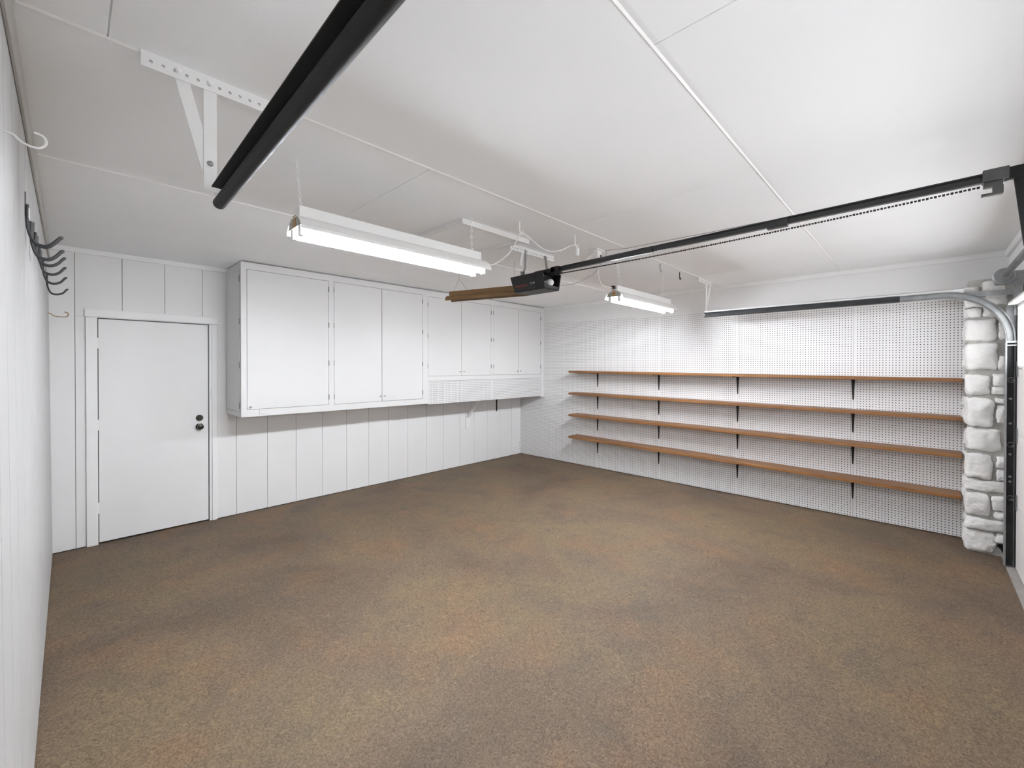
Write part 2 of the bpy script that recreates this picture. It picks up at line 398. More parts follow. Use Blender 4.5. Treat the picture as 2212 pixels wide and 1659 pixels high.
box('daylight_strip', 'wmetal', (GX0+0.03, GX1-0.06, YD, YD+0.055, 2.10, 2.115), gd, label='added white strip in place of daylight over the door')  # added white bar stands in for daylight through the gap above the door
for z in (0.53, 1.06, 1.59):
    box('corner_hinge', 'galv', (GX1-0.10, GX1-0.04, YD, YD+0.006, z-0.06, z+0.06), gd)
# ================================================================== STONE PILLAR
pl = box('stone_pillar', 'mortar', (5.565, W+0.02, YG-0.0, -5.642, 0, 2.36), kind='structure', label='whitewashed rubble stone pillar at the end of the pegboard wall', cat='pillar')
def stone(y0, y1, z0, z1, xf=5.535, xb=5.66, wob=0.010, seed=0):
    n = 12; mb = MB(); c = Vector(((xf+xb)/2, (y0+y1)/2, (z0+z1)/2)); hd = Vector((abs(xb-xf)/2, abs(y1-y0)/2, abs(z1-z0)/2))
    idx = {}; verts = []; faces = []
    def vid(p):
        k = tuple(round(a, 4) for a in p)
        if k not in idx:
            idx[k] = len(verts); q = Vector(p); e = 9
            L = (abs(q.x)**e+abs(q.y)**e+abs(q.z)**e)**(1/e); q = q/L
            w = Vector((q.x*hd.x, q.y*hd.y, q.z*hd.z))
            s1 = noise.noise_vector((c+w)*9+Vector((seed*3.1, 0, 0)))*wob*1.25
            s2 = noise.noise_vector((c+w)*26+Vector((seed*1.7, 5, 0)))*wob*0.7+noise.noise_vector((c+w)*60+Vector((seed, 9, 2)))*wob*0.3
            bul = -0.012*max(0, 1-abs(q.y)**2)*max(0, 1-abs(q.z)**2) if q.x < -0.5 else 0
            verts.append(c+w+s1+s2+Vector((bul, 0, 0)))
        return idx[k]
    for ax in range(3):
        for sg in (-1, 1):
            for i in range(n):
                for j in range(n):
                    def pt(a, b):
                        v = [0, 0, 0]; v[ax] = sg; v[(ax+1) % 3] = -1+2*a/n; v[(ax+2) % 3] = -1+2*b/n; return v
                    f = [vid(pt(i, j)), vid(pt(i+1, j)), vid(pt(i+1, j+1)), vid(pt(i, j+1))]
                    faces.append(f if sg > 0 else f[::-1])
    mb.add(verts, faces)
    return mb
ST = [(-5.625, -5.713, 2.039, 2.111), (-5.618, -5.803, 1.828, 2.019), (-5.625, -5.815, 1.577, 1.804), (-5.820, -5.86, 1.581, 1.698),
      (-5.628, -5.769, 1.361, 1.541), (-5.779, -5.852, 1.444, 1.542), (-5.780, -5.848, 1.366, 1.432), (-5.632, -5.796, 1.094, 1.337),
      (-5.806, -5.87, 1.296, 1.339), (-5.810, -5.87, 1.125, 1.281), (-5.634, -5.834, 0.881, 1.080), (-5.629, -5.788, 0.645, 0.849),
      (-5.801, -5.89, 0.753, 0.843), (-5.807, -5.89, 0.652, 0.738), (-5.619, -5.875, 0.532, 0.635), (-5.628, -5.772, 0.323, 0.520),
      (-5.782, -5.89, 0.383, 0.501), (-5.793, -5.89, 0.322, 0.373), (-5.626, -5.848, 0.200, 0.304), (-5.624, -5.802, 0.004, 0.192),
      (-5.805, -5.89, 0.110, 0.194), (-5.612, -5.70, 2.222, 2.300), (-5.616, -5.728, 2.123, 2.207), (-5.721, -5.795, 2.035, 2.114), (-5.735, -5.86, 2.129, 2.223),
      (-5.72, -5.85, 2.24, 2.34), (-5.81, -5.89, 1.84, 2.00)]
for i, (a, b, c0, c1) in enumerate(ST):
    corner = a > -5.64
    stone(a, b, c0, c1, 5.53+0.012*random.random(), 5.70 if corner else 5.64, 0.012, i).build('stone', 'stone', pl, smooth=False if False else True)
SS = [(5.73, 5.90, 0.02, 0.17), (5.74, 5.90, 0.21, 0.30), (5.73, 5.90, 0.33, 0.50), (5.74, 5.9, 0.55, 0.64), (5.73, 5.9, 0.67, 0.84), (5.73, 5.9, 0.90, 1.06), (5.74, 5.9, 1.10, 1.22),
      (5.74, 5.9, 1.25, 1.34), (5.73, 5.9, 1.38, 1.53), (5.73, 5.9, 1.60, 1.78), (5.73, 5.9, 1.85, 2.0), (5.74, 5.9, 2.05, 2.18)]
for i, (x0, x1, c0, c1) in enumerate(SS):
    stone(-5.628+0.012*random.random(), -5.72, c0, c1, x0, x1, 0.010, 50+i).build('stone', 'stone', pl, smooth=True)
MB().prism([(5.556, -5.812, 0.085), (5.556, -5.826, 0.105), (5.556, -5.89, 0.104), (5.556, -5.89, 0.035), (5.556, -5.845, 0.037), (5.556, -5.835, 0.065)], (0.02, 0, 0)).build('mortar_hole_shade', 'gap', pl, label='black patch painted as the shade in a mortar hole')  # flat black piece, the hole's shade given as colour
# ================================================================== CABINETS
YF = -0.56
def cab_door(root, x0, x1, z0, z1, hinge_side=None, hz=(), knob=None, yf=YF):
    d = box('door', 'cab', (x0+0.003, x1-0.003, yf, yf+0.018, z0+0.003, z1-0.003), root, 0.0015)
    for z in hz:
        hx = x0 if hinge_side == 'L' else x1
        m = MB().cyl((hx, yf-0.003, z-0.028), (hx, yf-0.003, z+0.028), 0.0048, 8)
        m.build('hinge', 'dgalv' if hinge_side == 'R' else 'galv', d, smooth=True)
    if knob:
        MB().lathe((knob[0], yf, knob[1]), (0, -1, 0), [(0, 0.005), (0.012, 0.004), (0.016, 0.009), (0.023, 0.009), (0.026, 0.005)], 12).build('knob', 'galv', d, smooth=True)
    return d
c1 = thing('wall_cabinet', (2.33, -0.28, 1.108), 'tall white built-in wall cabinet with one wide door and a pair of doors', 'cabinet')
X0, X1, Z0 = 1.267, 3.405, 1.108
MB().box(X0+0.02, X1, -0.54, -0.002, Z0+0.02, H-0.014).build('body', 'cab', c1)
box('side_rail', 'cab', (X0+0.001, X0+0.02, -0.523, -0.002, Z0+0.02, Z0+0.045), c1)
box('side_rail', 'cab', (X0+0.001, X0+0.02, -0.523, -0.002, 2.56, H-0.012), c1)
box('bottom_panel', 'cab', (X0+0.001, X1, -0.54, -0.002, Z0, Z0+0.02), c1)
sd = box('side_door', 'cab', (X0-0.004, X0+0.016, -0.512, -0.012, Z0+0.049, 2.556), c1, 0.0015)
for z in (1.22, 1.62, 2.05, 2.47):
    MB().cyl((X0-0.004, -0.519, z-0.03), (X0-0.004, -0.519, z+0.03), 0.0055, 8).build('hinge', 'galv', sd, smooth=True)
dz0, dz1 = 1.178, 2.564
ff = MB().box(X0, 1.316, YF, -0.524, Z0, H-0.012).box(2.121, 2.179, YF, YF+0.02, Z0, H-0.012).box(3.365, X1, YF, YF+0.02, Z0, H-0.012)
ff.box(1.316, 2.121, YF, YF+0.02, dz1, H-0.012).box(2.179, 3.365, YF, YF+0.02, dz1, H-0.012).box(1.316, 2.121, YF, YF+0.02, Z0, dz0).box(2.179, 3.365, YF, YF+0.02, Z0, dz0)
ff.build('face_frame', 'cab', c1)
HZ = (1.265, 1.645, 2.07, 2.47)
d1 = cab_door(c1, 1.316, 2.121, dz0, dz1, 'R', HZ, (1.345, 1.205))
MB().box(1.425, 1.437, YF-0.008, YF, Z0+0.02, Z0+0.075).box(1.437, 1.475, YF-0.006, YF, Z0+0.02, Z0+0.032).build('latch', 'cab', c1, 0.001)
cab_door(c1, 2.179, 2.772, dz0, dz1, 'L', HZ, (2.745, 1.245))
cab_door(c1, 2.772, 3.365, dz0, dz1, 'R', HZ, (2.802, 1.245))
c2 = thing('wall_cabinet', (4.65, -0.28, 1.085), 'shorter white wall cabinet with two pairs of doors over a pegboard apron', 'cabinet')
zb = 1.412; q0, q1 = 1.475, 2.553
MB().box(X1, 5.895, -0.54, -0.002, zb, H-0.014).build('body', 'cab', c2)
f2 = MB().box(X1, 3.447, YF, YF+0.02, Z0, H-0.012).box(4.617, 4.666, YF, YF+0.02, zb, H-0.012).box(5.80, 5.897, YF, YF+0.02, 1.078, H-0.012)
for a, b in ((3.447, 4.617), (4.666, 5.80)): f2.box(a, b, YF, YF+0.02, q1, H-0.012).box(a, b, YF, YF+0.02, zb, q0)
f2.build('face_frame', 'cab', c2)
H2 = (1.61, 2.02, 2.44)
cab_door(c2, 3.447, 4.032, q0, q1, 'L', H2, (3.995, 1.535))
cab_door(c2, 4.032, 4.617, q0, q1, 'R', H2, (4.068, 1.535))
cab_door(c2, 4.666, 5.233, q0, q1, 'L', H2, (5.195, 1.535))
cab_door(c2, 5.233, 5.80, q0, q1, 'R', H2, (5.27, 1.535))
for a, b in ((3.453, 4.64), (4.642, 5.798)):
    w = b-a; nu = int((w-0.02)/PT); u0 = (w-(nu-1)*PT)/2
    holed((a, YF+0.006, 1.095), (1, 0, 0), (0, 0, 1), (0, 1, 0), w, zb-0.004-1.095, [u0+i*PT for i in range(nu)], [0.017+j*PT for j in range(12)], 0.0046, 0.005).build('pegboard_apron', 'cab', c2)
box('apron_backing', 'dark', (3.452, 5.80, -0.53, -0.522, 1.095, zb), c2)
box('apron_end', 'cab', (3.42, 3.447, YF+0.02, -0.002, Z0, zb), c2)
# wooden brace and black bracket left on the wall under the short cabinet
wbk = thing('wooden_brace', (4.60, 0, 0.605), 'white wooden brace on the wall under the short cabinet', 'brace')
box('upright', 'trim', (4.567, 4.655, -0.02, 0.0, 0.605, 1.09), wbk, 0.002)
MB().bar((4.605, -0.02, 0.78), (4.605, -0.29, 1.085), 0.045, 0.02, (1, 0, 0)).build('diagonal', 'trim', wbk)
bk = thing('shelf_bracket', (5.27, 0, 0.83), 'black steel bracket on the back wall below the short cabinet', 'bracket')
MB().prism([(5.262, -0.001, 0.83), (5.278, -0.001, 0.83), (5.283, -0.001, 1.085), (5.257, -0.001, 1.085)], (0, -0.012, 0)).build('wall_leg', 'black', bk)
MB().prism([(5.265, -0.013, 1.085), (5.275, -0.013, 1.085), (5.275, -0.20, 1.085), (5.265, -0.20, 1.085)], (0, 0, -0.012)).build('arm', 'black', bk)
# ================================================================== SHELVES
SH = [(1.510, 1.470, 'highest'), (1.162, 1.120, 'second highest'), (0.815, 0.786, 'third highest'), (0.466, 0.412, 'lowest')]
YB = [(-1.655, 'nearest the cabinets'), (-2.664, 'second from the cabinets'), (-3.690, 'third from the cabinets'), (-4.822, 'nearest the stone pillar')]
ys, ye, xs_, th = -1.265, -5.612, 5.648, 0.032
for zl, zr, nm in SH:
    MB().prism([(xs_, ys, zl), (xs_, ys, zl+th), (xs_, ye, zr+th), (xs_, ye, zr)], (W-0.001-xs_, 0, 0)).build('shelf_board', 'shelf', None, 0.003,
        label=f'long brown wooden shelf, the {nm} of the four on the pegboard', cat='shelf', group='long shelves on the pegboard')
    for y, pn in YB:
        z = zl+(zr-zl)*(y-ys)/(ye-ys)-0.0005
        b = thing('shelf_bracket', (W, y, z-0.24), f'black metal bracket under the {nm} shelf, {pn}', 'bracket', 'black brackets under the long shelves')
        MB().prism([(W-0.0005, y-0.0145, z), (W-0.0005, y+0.0145, z), (W-0.0005, y+0.005, z-0.22), (W-0.0005, y-0.005, z-0.22)], (-0.009, 0, 0)).build('wall_leg', 'black', b)
        a = MB().prism([(W-0.0005, y-0.012, z), (W-0.0005, y+0.012, z), (W-0.20, y+0.005, z), (W-0.20, y-0.005, z)], (0, 0, -0.007))
        a.build('arm', 'black', b)
# ================================================================== GARAGE DOOR HARDWARE
def c_channel(mb, path, inward, up_n, w=0.056, d=0.036, t=0.002, lip=0.010):
    """sweep a C track section. inward: the open side; up_n: list of outward normals per point"""
    inn = Vector(inward)
    pr = [(0, -w/2), (0, w/2), (d, w/2), (d+0.004, w/2-lip*0.6), (d, w/2-lip), (d-0.003, w/2-lip*0.6), (d-0.004, w/2-0.004), (t, w/2-t), (t, -w/2+t), (d-0.004, -w/2+0.004), (d-0.003, -w/2+lip*0.6), (d, -w/2+lip), (d+0.004, -w/2+lip*0.6), (d, -w/2)]
    n = len(pr); vs_ = []; fs = []
    for p, u in zip(path, up_n):
        p = Vector(p); u = Vector(u)
        vs_ += [p+inn*a+u*b for a, b in pr]
    m = len(path)
    for i in range(m-1):
        for k in range(n): fs.append((i*n+k, i*n+(k+1) % n, (i+1)*n+(k+1) % n, (i+1)*n+k))
    fs += [tuple(range(n)), tuple((m-1)*n+k for k in range(n-1, -1, -1))]
    mb.add(vs_, fs)
ZT = 2.222
rtk = thing('door_track', (5.36, -5.87, 0), 'steel overhead door track curving up beside the stone pillar', 'track', 'overhead door tracks')
TX = 5.372
m = MB(); c_channel(m, [(TX, -5.862, 0.005), (TX, -5.862, 1.80)], (-1, 0, 0), [(0, -1, 0)]*2); m.build('vertical_channel', 'track', rtk)
MB().box(TX-0.041, TX, -5.8345, -5.8325, 0.0, 1.80).box(TX-0.0425, TX-0.040, -5.842, -5.8325, 0.0, 1.80).build('track_flange', 'galv', rtk)
R = 0.39; cp = []; cn = []
for k in range(15):
    a = math.pi/2*k/14
    cp.append((TX, -5.862+R*(1-math.cos(a)), 1.832+R*math.sin(a))); cn.append((0, -math.cos(a), math.sin(a)))
m = MB(); c_channel(m, [(TX, -5.862, 1.80)]+cp, (-1, 0, 0), [(0, -1, 0)]+cn); m.build('curved_channel', 'galv', rtk, smooth=True)
m = MB(); c_channel(m, [(TX, -5.862+R, ZT), (TX, -5.20, ZT)], (-1, 0, 0), [(0, 0, 1)]*2); m.build('horizontal_channel', 'galv', rtk)
m = MB(); c_channel(m, [(TX, -5.20, ZT), (TX, -3.475, ZT)], (-1, 0, 0), [(0, 0, 1)]*2); m.build('horizontal_channel', 'track', rtk, label='dark painted length of track')
MB().box(TX+0.001, TX+0.004, -5.60, -3.475, ZT-0.02, ZT+0.052).box(TX+0.001, TX+0.04, -5.60, -3.475, ZT+0.049, ZT+0.052).build('angle_iron', 'wmetal', rtk)
MB().box(TX+0.001, TX+0.005, -5.925, -5.84, 0.0, 2.10).box(TX-0.04, TX+0.005, -5.925, -5.900, 0.0, 2.10).build('jamb_angle', 'dgalv', rtk)
for z in (0.9, 0.72, 0.68, 1.15, 1.35):
    MB().cyl((TX-0.003, -5.865, z), (TX-0.008, -5.865, z), 0.009, 8).build('bolt', 'galv', rtk)
MB().box(TX-0.040, TX-0.002, -5.893, -5.838, 1.80, 1.815).box(TX-0.040, TX-0.002, -5.893, -5.838, 1.775, 1.785).build('splice_band', 'galv', rtk)
for z in (0.98, 0.55, 1.50):
    r_ = MB().tube([(TX-0.022, -5.868+0.019*math.cos(t*math.pi/6), z+0.019*math.sin(t*math.pi/6)) for t in range(12)], 0.005, 6, closed=True)
    r_.cyl((TX-0.03, -5.868, z), (TX-0.10, -5.875, z), 0.005, 8)
    r_.build('roller', 'dgalv', rtk, smooth=True)
MB().prism([(5.40, -5.60, 2.245), (5.40, -5.60, 2.205), (5.40, -5.925, 2.19), (5.40, -5.925, 2.235)], (0.004, 0, 0)).box(5.36, 5.404, -5.925, -5.88, 2.02, 2.27).build('flag_bracket', 'galv', rtk)
# left track
LX = 0.468
ltk = thing('door_track', (LX, -4.6, 0), 'black overhead door track crossing above the entry side', 'track', 'overhead door tracks')
lx = lambda x, y, z: (x+0.021*(y+3.5), y, z)
MB().tube([(0.487, -3.48, 2.204), (0.487, -5.45, 2.204)], 0.0205, 20).xform(lx).build('horizontal_channel', 'black', ltk, smooth=True)
MB().box(0.452, 0.502, -5.45, -3.545, 2.236, 2.240).box(0.484, 0.496, -5.45, -3.545, 2.215, 2.236).xform(lx).build('angle_iron', 'black', ltk)
m = MB(); c_channel(m, [(LX, -5.862+R*(1-math.cos(math.pi/2*k/10)), 1.814+R*math.sin(math.pi/2*k/10)) for k in range(11)], (1, 0, 0), [(0, -math.cos(math.pi/2*k/10), math.sin(math.pi/2*k/10)) for k in range(11)])
m.build('curved_channel', 'galv', ltk, smooth=True)
m = MB(); c_channel(m, [(LX, -5.862, 0.005), (LX, -5.862, 1.814)], (1, 0, 0), [(0, -1, 0)]*2); m.build('vertical_channel', 'galv', ltk)
# perforated ceiling angles with straps
def perf_angle(name, root, x0, x1, y, zt, h=0.052, pitch=0.032, flange=0.035, r=0.0052):
    L = x1-x0; n = int(L/pitch); u0 = (L-(n-1)*pitch)/2
    mb = holed((x0, y, zt-h), (1, 0, 0), (0, 0, 1), (0, 1, 0), L, h, [u0+i*pitch for i in range(n)], [h*0.42], r, 0.003)
    mb.box(x0, x1, y+0.0031, y+0.0033, zt-h*0.2, zt-0.003)
    mb.box(x0, x1, y+0.003, y+flange, zt-0.003, zt-0.0002)
    return mb.build(name, 'wmetal', root)
lh = thing('track_hanger', (0.46, -3.49, 2.24), 'white perforated steel hanger holding the black track at the left', 'hanger', 'track hangers on the ceiling')
perf_angle('perforated_angle', lh, 0.268, 0.735, -3.500, H)
MB().box(0.438, 0.477, -3.4965, -3.4935, 2.236, H-0.012).box(0.474, 0.477, -3.4935, -3.47, 2.236, H-0.06).build('drop_strap', 'wmetal', lh)
MB().bar((0.372, -3.4915, 2.62), (0.457, -3.4915, 2.295), 0.040, 0.003, (1, 0, 0)).build('brace', 'wmetal', lh)
for x, z in ((0.366, 2.622), (0.457, 2.622), (0.457, 2.335)):
    MB().lathe((x, -3.500 if z > 2.4 else -3.4965, z), (0, -1, 0), [(0, 0.010), (0.003, 0.009), (0.006, 0.005)], 12).build('bolt', 'wmetal' if z > 2.4 else 'galv', lh, smooth=True)
MB().box(0.477, 0.480, -3.50, -3.46, 2.236, 2.30).build('track_tab', 'wmetal', lh)
rh = thing('track_hanger', (5.42, -3.47, 2.28), 'white perforated steel hanger holding the track by the pegboard', 'hanger', 'track hangers on the ceiling')
perf_angle('perforated_angle', rh, 5.172, 5.615, -3.478, H, 0.045)
MB().box(5.412, 5.452, -3.4745, -3.4715, 2.272, H-0.01).build('drop_strap', 'wmetal', rh)
MB().bar((5.585, -3.470, 2.62), (5.450, -3.470, 2.352), 0.038, 0.003, (1, 0, 0)).build('brace', 'wmetal', rh)
# torsion shaft
ts = thing('torsion_shaft', (5.2, -5.81, 2.26), 'grey torsion shaft and cable drum over the garage door', 'shaft')
MB().cyl((0.30, -5.812, 2.322), (5.335, -5.812, 2.322), 0.0135, 14).build('shaft', 'galv', ts, smooth=True)
MB().cyl((1.2, -5.812, 2.322), (5.10, -5.812, 2.322), 0.021, 14).build('spring', 'dgalv', ts, smooth=True)
MB().lathe((5.19, -5.812, 2.322), (1, 0, 0), [(0, 0.030), (0.012, 0.030), (0.012, 0.052), (0.018, 0.060), (0.024, 0.060), (0.030, 0.050), (0.075, 0.050), (0.08, 0.058), (0.088, 0.058), (0.092, 0.02)], 28).build('cable_drum', 'galv', ts, smooth=True)
MB().tube([(5.185, -5.812+0.056*math.cos(k*math.pi/14), 2.322+0.056*math.sin(k*math.pi/14)) for k in range(28)], 0.005, 6, closed=True).build('drum_rim', 'galv', ts, smooth=True)
MB().box(5.30, 5.306, -5.925, -5.77, 2.262, 2.37).build('end_bearing_plate', 'galv', ts)
# ================================================================== OPENER
op = thing('garage_door_opener', (2.9, -2.89, 2.25), 'black ceiling garage door opener with a long black rail', 'opener')
oy0, oy1, oz0, oz1 = -3.046, -2.742, 2.254, 2.39
b = MB()
T = [(2.78, oy0+0.012, oz1), (3.026, oy0+0.012, oz1), (3.026, oy1, oz1-0.004), (2.78, oy1, oz1-0.004)]
Bt = [(2.805, oy0+0.020, oz0), (2.995, oy0+0.020, oz0), (2.995, oy1-0.03, oz0), (2.805, oy1-0.03, oz0)]
b.add(T+Bt, [(0, 3, 2, 1), (4, 5, 6, 7), (0, 1, 5, 4), (1, 2, 6, 5), (2, 3, 7, 6), (3, 0, 4, 7)])
b.build('body', 'plastic', op, 0.006)
# open lamp compartment at the door end: rim around a recess
rim = MB()
for (x0, z0), (x1, z1) in (((2.782, oz1), (3.024, oz1)), ((3.024, oz1), (2.994, oz0)), ((2.994, oz0), (2.806, oz0)), ((2.806, oz0), (2.782, oz1))):
    rim.bar((x0, oy0-0.028, z0), (x1, oy0-0.028, z1), 0.084, 0.008, (0, 1, 0))
rim.build('lamp_rim', 'plastic', op)
MB().prism([(2.81, oy0-0.068, oz0+0.006), (2.99, oy0-0.068, oz0+0.006), (2.994, oy0-0.068, oz0+0.03), (2.808, oy0-0.068, oz0+0.03)], (0, 0.006, 0)).build('lamp_lip', 'greyplastic', op)
box('base_plate', 'greyplastic', (2.812, 2.988, oy0-0.065, oy1-0.032, oz0-0.006, oz0), op, 0.002)
bl = MB().lathe((2.885, oy0-0.002, 2.318), (0.35, -0.9, -0.12), [(0, 0.013), (0.018, 0.014), (0.032, 0.024), (0.048, 0.031), (0.062, 0.030), (0.074, 0.022), (0.082, 0.006)], 16)
bl.build('lamp_bulb', 'bulb', op, smooth=True, label='white frosted bulb')
MB().prism([(2.812, oy0-0.03, 2.345), (2.838, oy0-0.03, 2.338), (2.846, oy0-0.03, 2.360), (2.842, oy0-0.03, 2.378), (2.812, oy0-0.03, 2.378)], (0, 0.01, 0)).build('lens_flap', 'socket', op)
def text_mesh(body, size, mat, Mw, parent, name, shear=0.0):
    cu = bpy.data.curves.new(name, 'FONT'); cu.body = body; cu.size = size; cu.extrude = 0.0003; cu.shear = shear
    t = bpy.data.objects.new(name+'_tmp', cu); C.objects.link(t)
    dg = bpy.context.evaluated_depsgraph_get()
    me = bpy.data.meshes.new_from_object(t.evaluated_get(dg)); bpy.data.objects.remove(t)
    P = wloc(parent); Mw = Matrix.Translation(-P) @ Mw
    me.transform(Mw); me.materials.clear(); me.materials.append(MT[mat])
    o = bpy.data.objects.new(name, me); C.objects.link(o); o.parent = parent
    return o
# lettering on the -x side: right of text = -y, up = +z (tilted with the tapered side)
sx = 2.7965
upv = Vector((-0.025, 0, 0.136)).normalized(); rgt = Vector((0, -1, 0)); nrm = rgt.cross(upv)
def face_m(y, z):
    xx = 2.805-0.025*(z-oz0)/(oz1-oz0)-0.0012
    m_ = Matrix((rgt, upv, nrm)).transposed().to_4x4(); m_.translation = Vector((xx, y, z)); return m_
text_mesh('CRAFTSMAN', 0.024, 'redtext', face_m(-2.795, 2.290), op, 'red_lettering', 0.25)
text_mesh('1/2 HP', 0.021, 'greytext', face_m(-2.962, 2.300), op, 'grey_lettering')
# rail: slight rise to the door
ra, rb = Vector((2.905, -2.95, 2.405)), Vector((2.905, -5.60, 2.436))
m = MB()
def rail_sec(w, h, dz, pa, pb): m.bar(pa+Vector((0, 0, dz)), pb+Vector((0, 0, dz)), h, w, (0, 0, 1))
rail_sec(0.012, 0.034, 0, ra, rb); rail_sec(0.036, 0.006, 0.016, ra, rb); rail_sec(0.024, 0.005, -0.016, ra, rb)
m.build('rail', 'blackrail', op)
MB().bar((2.905, -2.80, 2.400), (2.905, -3.16, 2.407), 0.05, 0.03, (1, 0, 0)).bar((2.905, -3.12, 2.406), (2.905, -3.20, 2.408), 0.05, 0.05, (0, 0, 1)).build('rail_mount', 'plastic', op)
for y in (-3.95, -4.75): MB().box(2.890, 2.920, y-0.05, y+0.05, 2.396, 2.438).build('rail_splice', 'blackrail', op)
# chain below the rail: plates
ch = MB(); ca, cb = Vector((2.90, -3.10, 2.372)), Vector((2.90, -5.53, 2.400)); nC = 180
for i in range(nC):
    p = ca.lerp(cb, (i+0.15)/nC); q_ = ca.lerp(cb, (i+0.85)/nC); sag = lambda t: -0.016*math.sin(math.pi*t)
    p.z += sag(i/nC); q_.z += sag((i+1)/nC)
    ch.bar(p, q_, 0.009 if i % 2 else 0.0065, 0.007, (0, 0, 1))
ch.build('chain', 'black', op)
c3 = MB(); c3.tube([(2.915, -3.10, 2.43), (2.915, -5.55, 2.458)], 0.0035, 6); c3.build('upper_chain', 'black', op)
# trolley and door arm
tr = MB().box(2.874, 2.936, -5.612, -5.535, 2.414, 2.464).box(2.889, 2.921, -5.595, -5.538, 2.392, 2.414).box(2.892, 2.918, -5.597, -5.565, 2.362, 2.394).box(2.892, 2.918, -5.597, -5.532, 2.357, 2.366)
tr.build('trolley', 'trolley', op, 0.002)
MB().bar((2.905, -5.60, 2.436), (2.905, -5.88, 2.443), 0.05, 0.026, (0, 0, 1)).build('rail_end', 'black', op)
MB().bar((2.905, -5.640, 2.44), (2.905, -5.672, 2.12), 0.034, 0.012, (0, 1, 0)).bar((2.905, -5.672, 2.14), (2.905, -5.85, 1.98), 0.03, 0.01, (0, 0, 1)).build('door_arm', 'black', op)
MB().box(2.87, 2.94, -5.925, -5.87, 2.40, 2.48).build('header_bracket', 'black', op)
# straps to the ceiling
oc = thing('ceiling_bracket', (2.97, -2.83, 2.59), 'white perforated steel angle above the opener', 'bracket')
perf_angle('perforated_angle', oc, 2.685, 3.27, -2.845, H, 0.05)
MB().bar((2.868, -2.85, 2.625), (2.862, -2.85, 2.46), 0.022, 0.004, (1, 0, 0)).bar((2.862, -2.85, 2.46), (2.835, -2.85, 2.42), 0.02, 0.004, (1, 0, 0)).bar((2.83, -2.85, 2.43), (2.83, -2.85, 2.385), 0.05, 0.004, (1, 0, 0)).build('hanger_strap', 'galv', op)
MB().bar((3.135, -2.853, 2.60), (2.99, -3.0, 2.392), 0.024, 0.004, (1, 0, 0)).bar((3.14, -2.85, 2.62), (3.135, -2.855, 2.585), 0.026, 0.006, (1, 0, 0)).build('hanger_strap', 'galv', op)
MB().bar((2.84, -2.842, 2.60), (2.815, -2.842, 2.48), 0.024, 0.003, (1, 0, 0)).build('short_strap', 'wmetal', oc)
# ================================================================== FLUORESCENT LIGHTS
def shop_light(x0, x1, yc, zt, label, chains):
    L = thing('fluorescent_light', ((x0+x1)/2, yc, zt-0.12), label, 'light', 'white hanging shop lights')
    hw = 0.033; zh = zt-0.055
    MB().box(x0, x1, yc-hw, yc+hw, zh, zt).build('housing', 'wmetal', L, 0.002)
    # reflector: bent sheet, swept along x, overhanging the housing at the ends
    e = 0.035; zl = zt-0.112; ho = 0.098
    pr = [(-ho, zl-0.014), (-ho, zl), (-ho+0.028, zl+0.036), (-hw-0.006, zh), (0, zh-0.003), (hw+0.006, zh), (ho-0.028, zl+0.036), (ho, zl), (ho, zl-0.014)]
    inn = [(a*0.985, z-0.003) for a, z in pr]
    poly = pr+inn[::-1]; n = len(pr); mb = MB()
    A = [(x0-e+0.02, yc+a, z) for a, z in pr]; B = [(x1+e, yc+a, z) for a, z in pr]
    A2 = [(x0-e+0.02, yc+a, z) for a, z in inn]; B2 = [(x1+e, yc+a, z) for a, z in inn]
    vs_ = A+B+A2+B2; fs = []
    for i in range(n-1):
        fs += [(i, i+1, n+i+1, n+i), (2*n+i, 3*n+i, 3*n+i+1, 2*n+i+1), (i, 2*n+i, 2*n+i+1, i+1), (n+i, n+i+1, 3*n+i+1, 3*n+i)]
    fs += [(0, n, 3*n, 2*n), (n-1, 3*n-1, 4*n-1, 2*n-1)]
    mb.add(vs_, fs).build('reflector', 'wmetal', L)
    zc = zl-0.025
    for s in (-1, 1):
        MB().cyl((x0+0.012, yc+s*0.050, zc), (x1-0.012, yc+s*0.050, zc), 0.0165, 14).build('tube', 'tube', L, smooth=True)
        for xe, dx in ((x0-0.008, 0.02), (x1-0.012, 0.02)):
            k = MB().box(xe, xe+dx, yc+s*0.05-0.015, yc+s*0.05+0.015, zc-0.02, zl+0.030)
            k.build('lamp_socket', 'wmetal', L, 0.002)
    # end plates closing the housing below
    for xe in (x0-0.012, x1+0.008):
        MB().prism([(xe, yc-0.085, zl+0.004), (xe, yc-0.066, zl+0.036), (xe, yc-hw, zh), (xe, yc+hw, zh), (xe, yc+0.066, zl+0.036), (xe, yc+0.085, zl+0.004)], (0.003, 0, 0)).build('end_plate', 'socket', L)
        MB().box(xe-0.0015, xe+0.004, yc-0.018, yc+0.018, zl+0.004, zh+0.006).build('contact_plate', 'copper', L)
    for (p0, p1) in chains: chain_mb(p0, p1).build('chain', 'wmetal', L, smooth=True)
    return L
shop_light(0.895, 2.105, -3.09, 2.405, 'white twin-tube shop light nearer the entry door', [((0.883+0.03, -3.09, 2.405), (0.883+0.01, -3.09, H)), ((2.045, -3.09, 2.405), (2.038, -3.09, H))])
shop_light(3.765, 4.975, -3.20, 2.392, 'white twin-tube shop light nearer the pegboard wall', [((3.85, -3.20, 2.392), (3.80, -3.20, H)), ((3.87, -3.22, 2.392), (3.81, -3.20, H)), ((4.80, -3.20, 2.392), (4.83, -3.20, H)), ((4.86, -3.20, 2.392), (4.835, -3.20, H))])
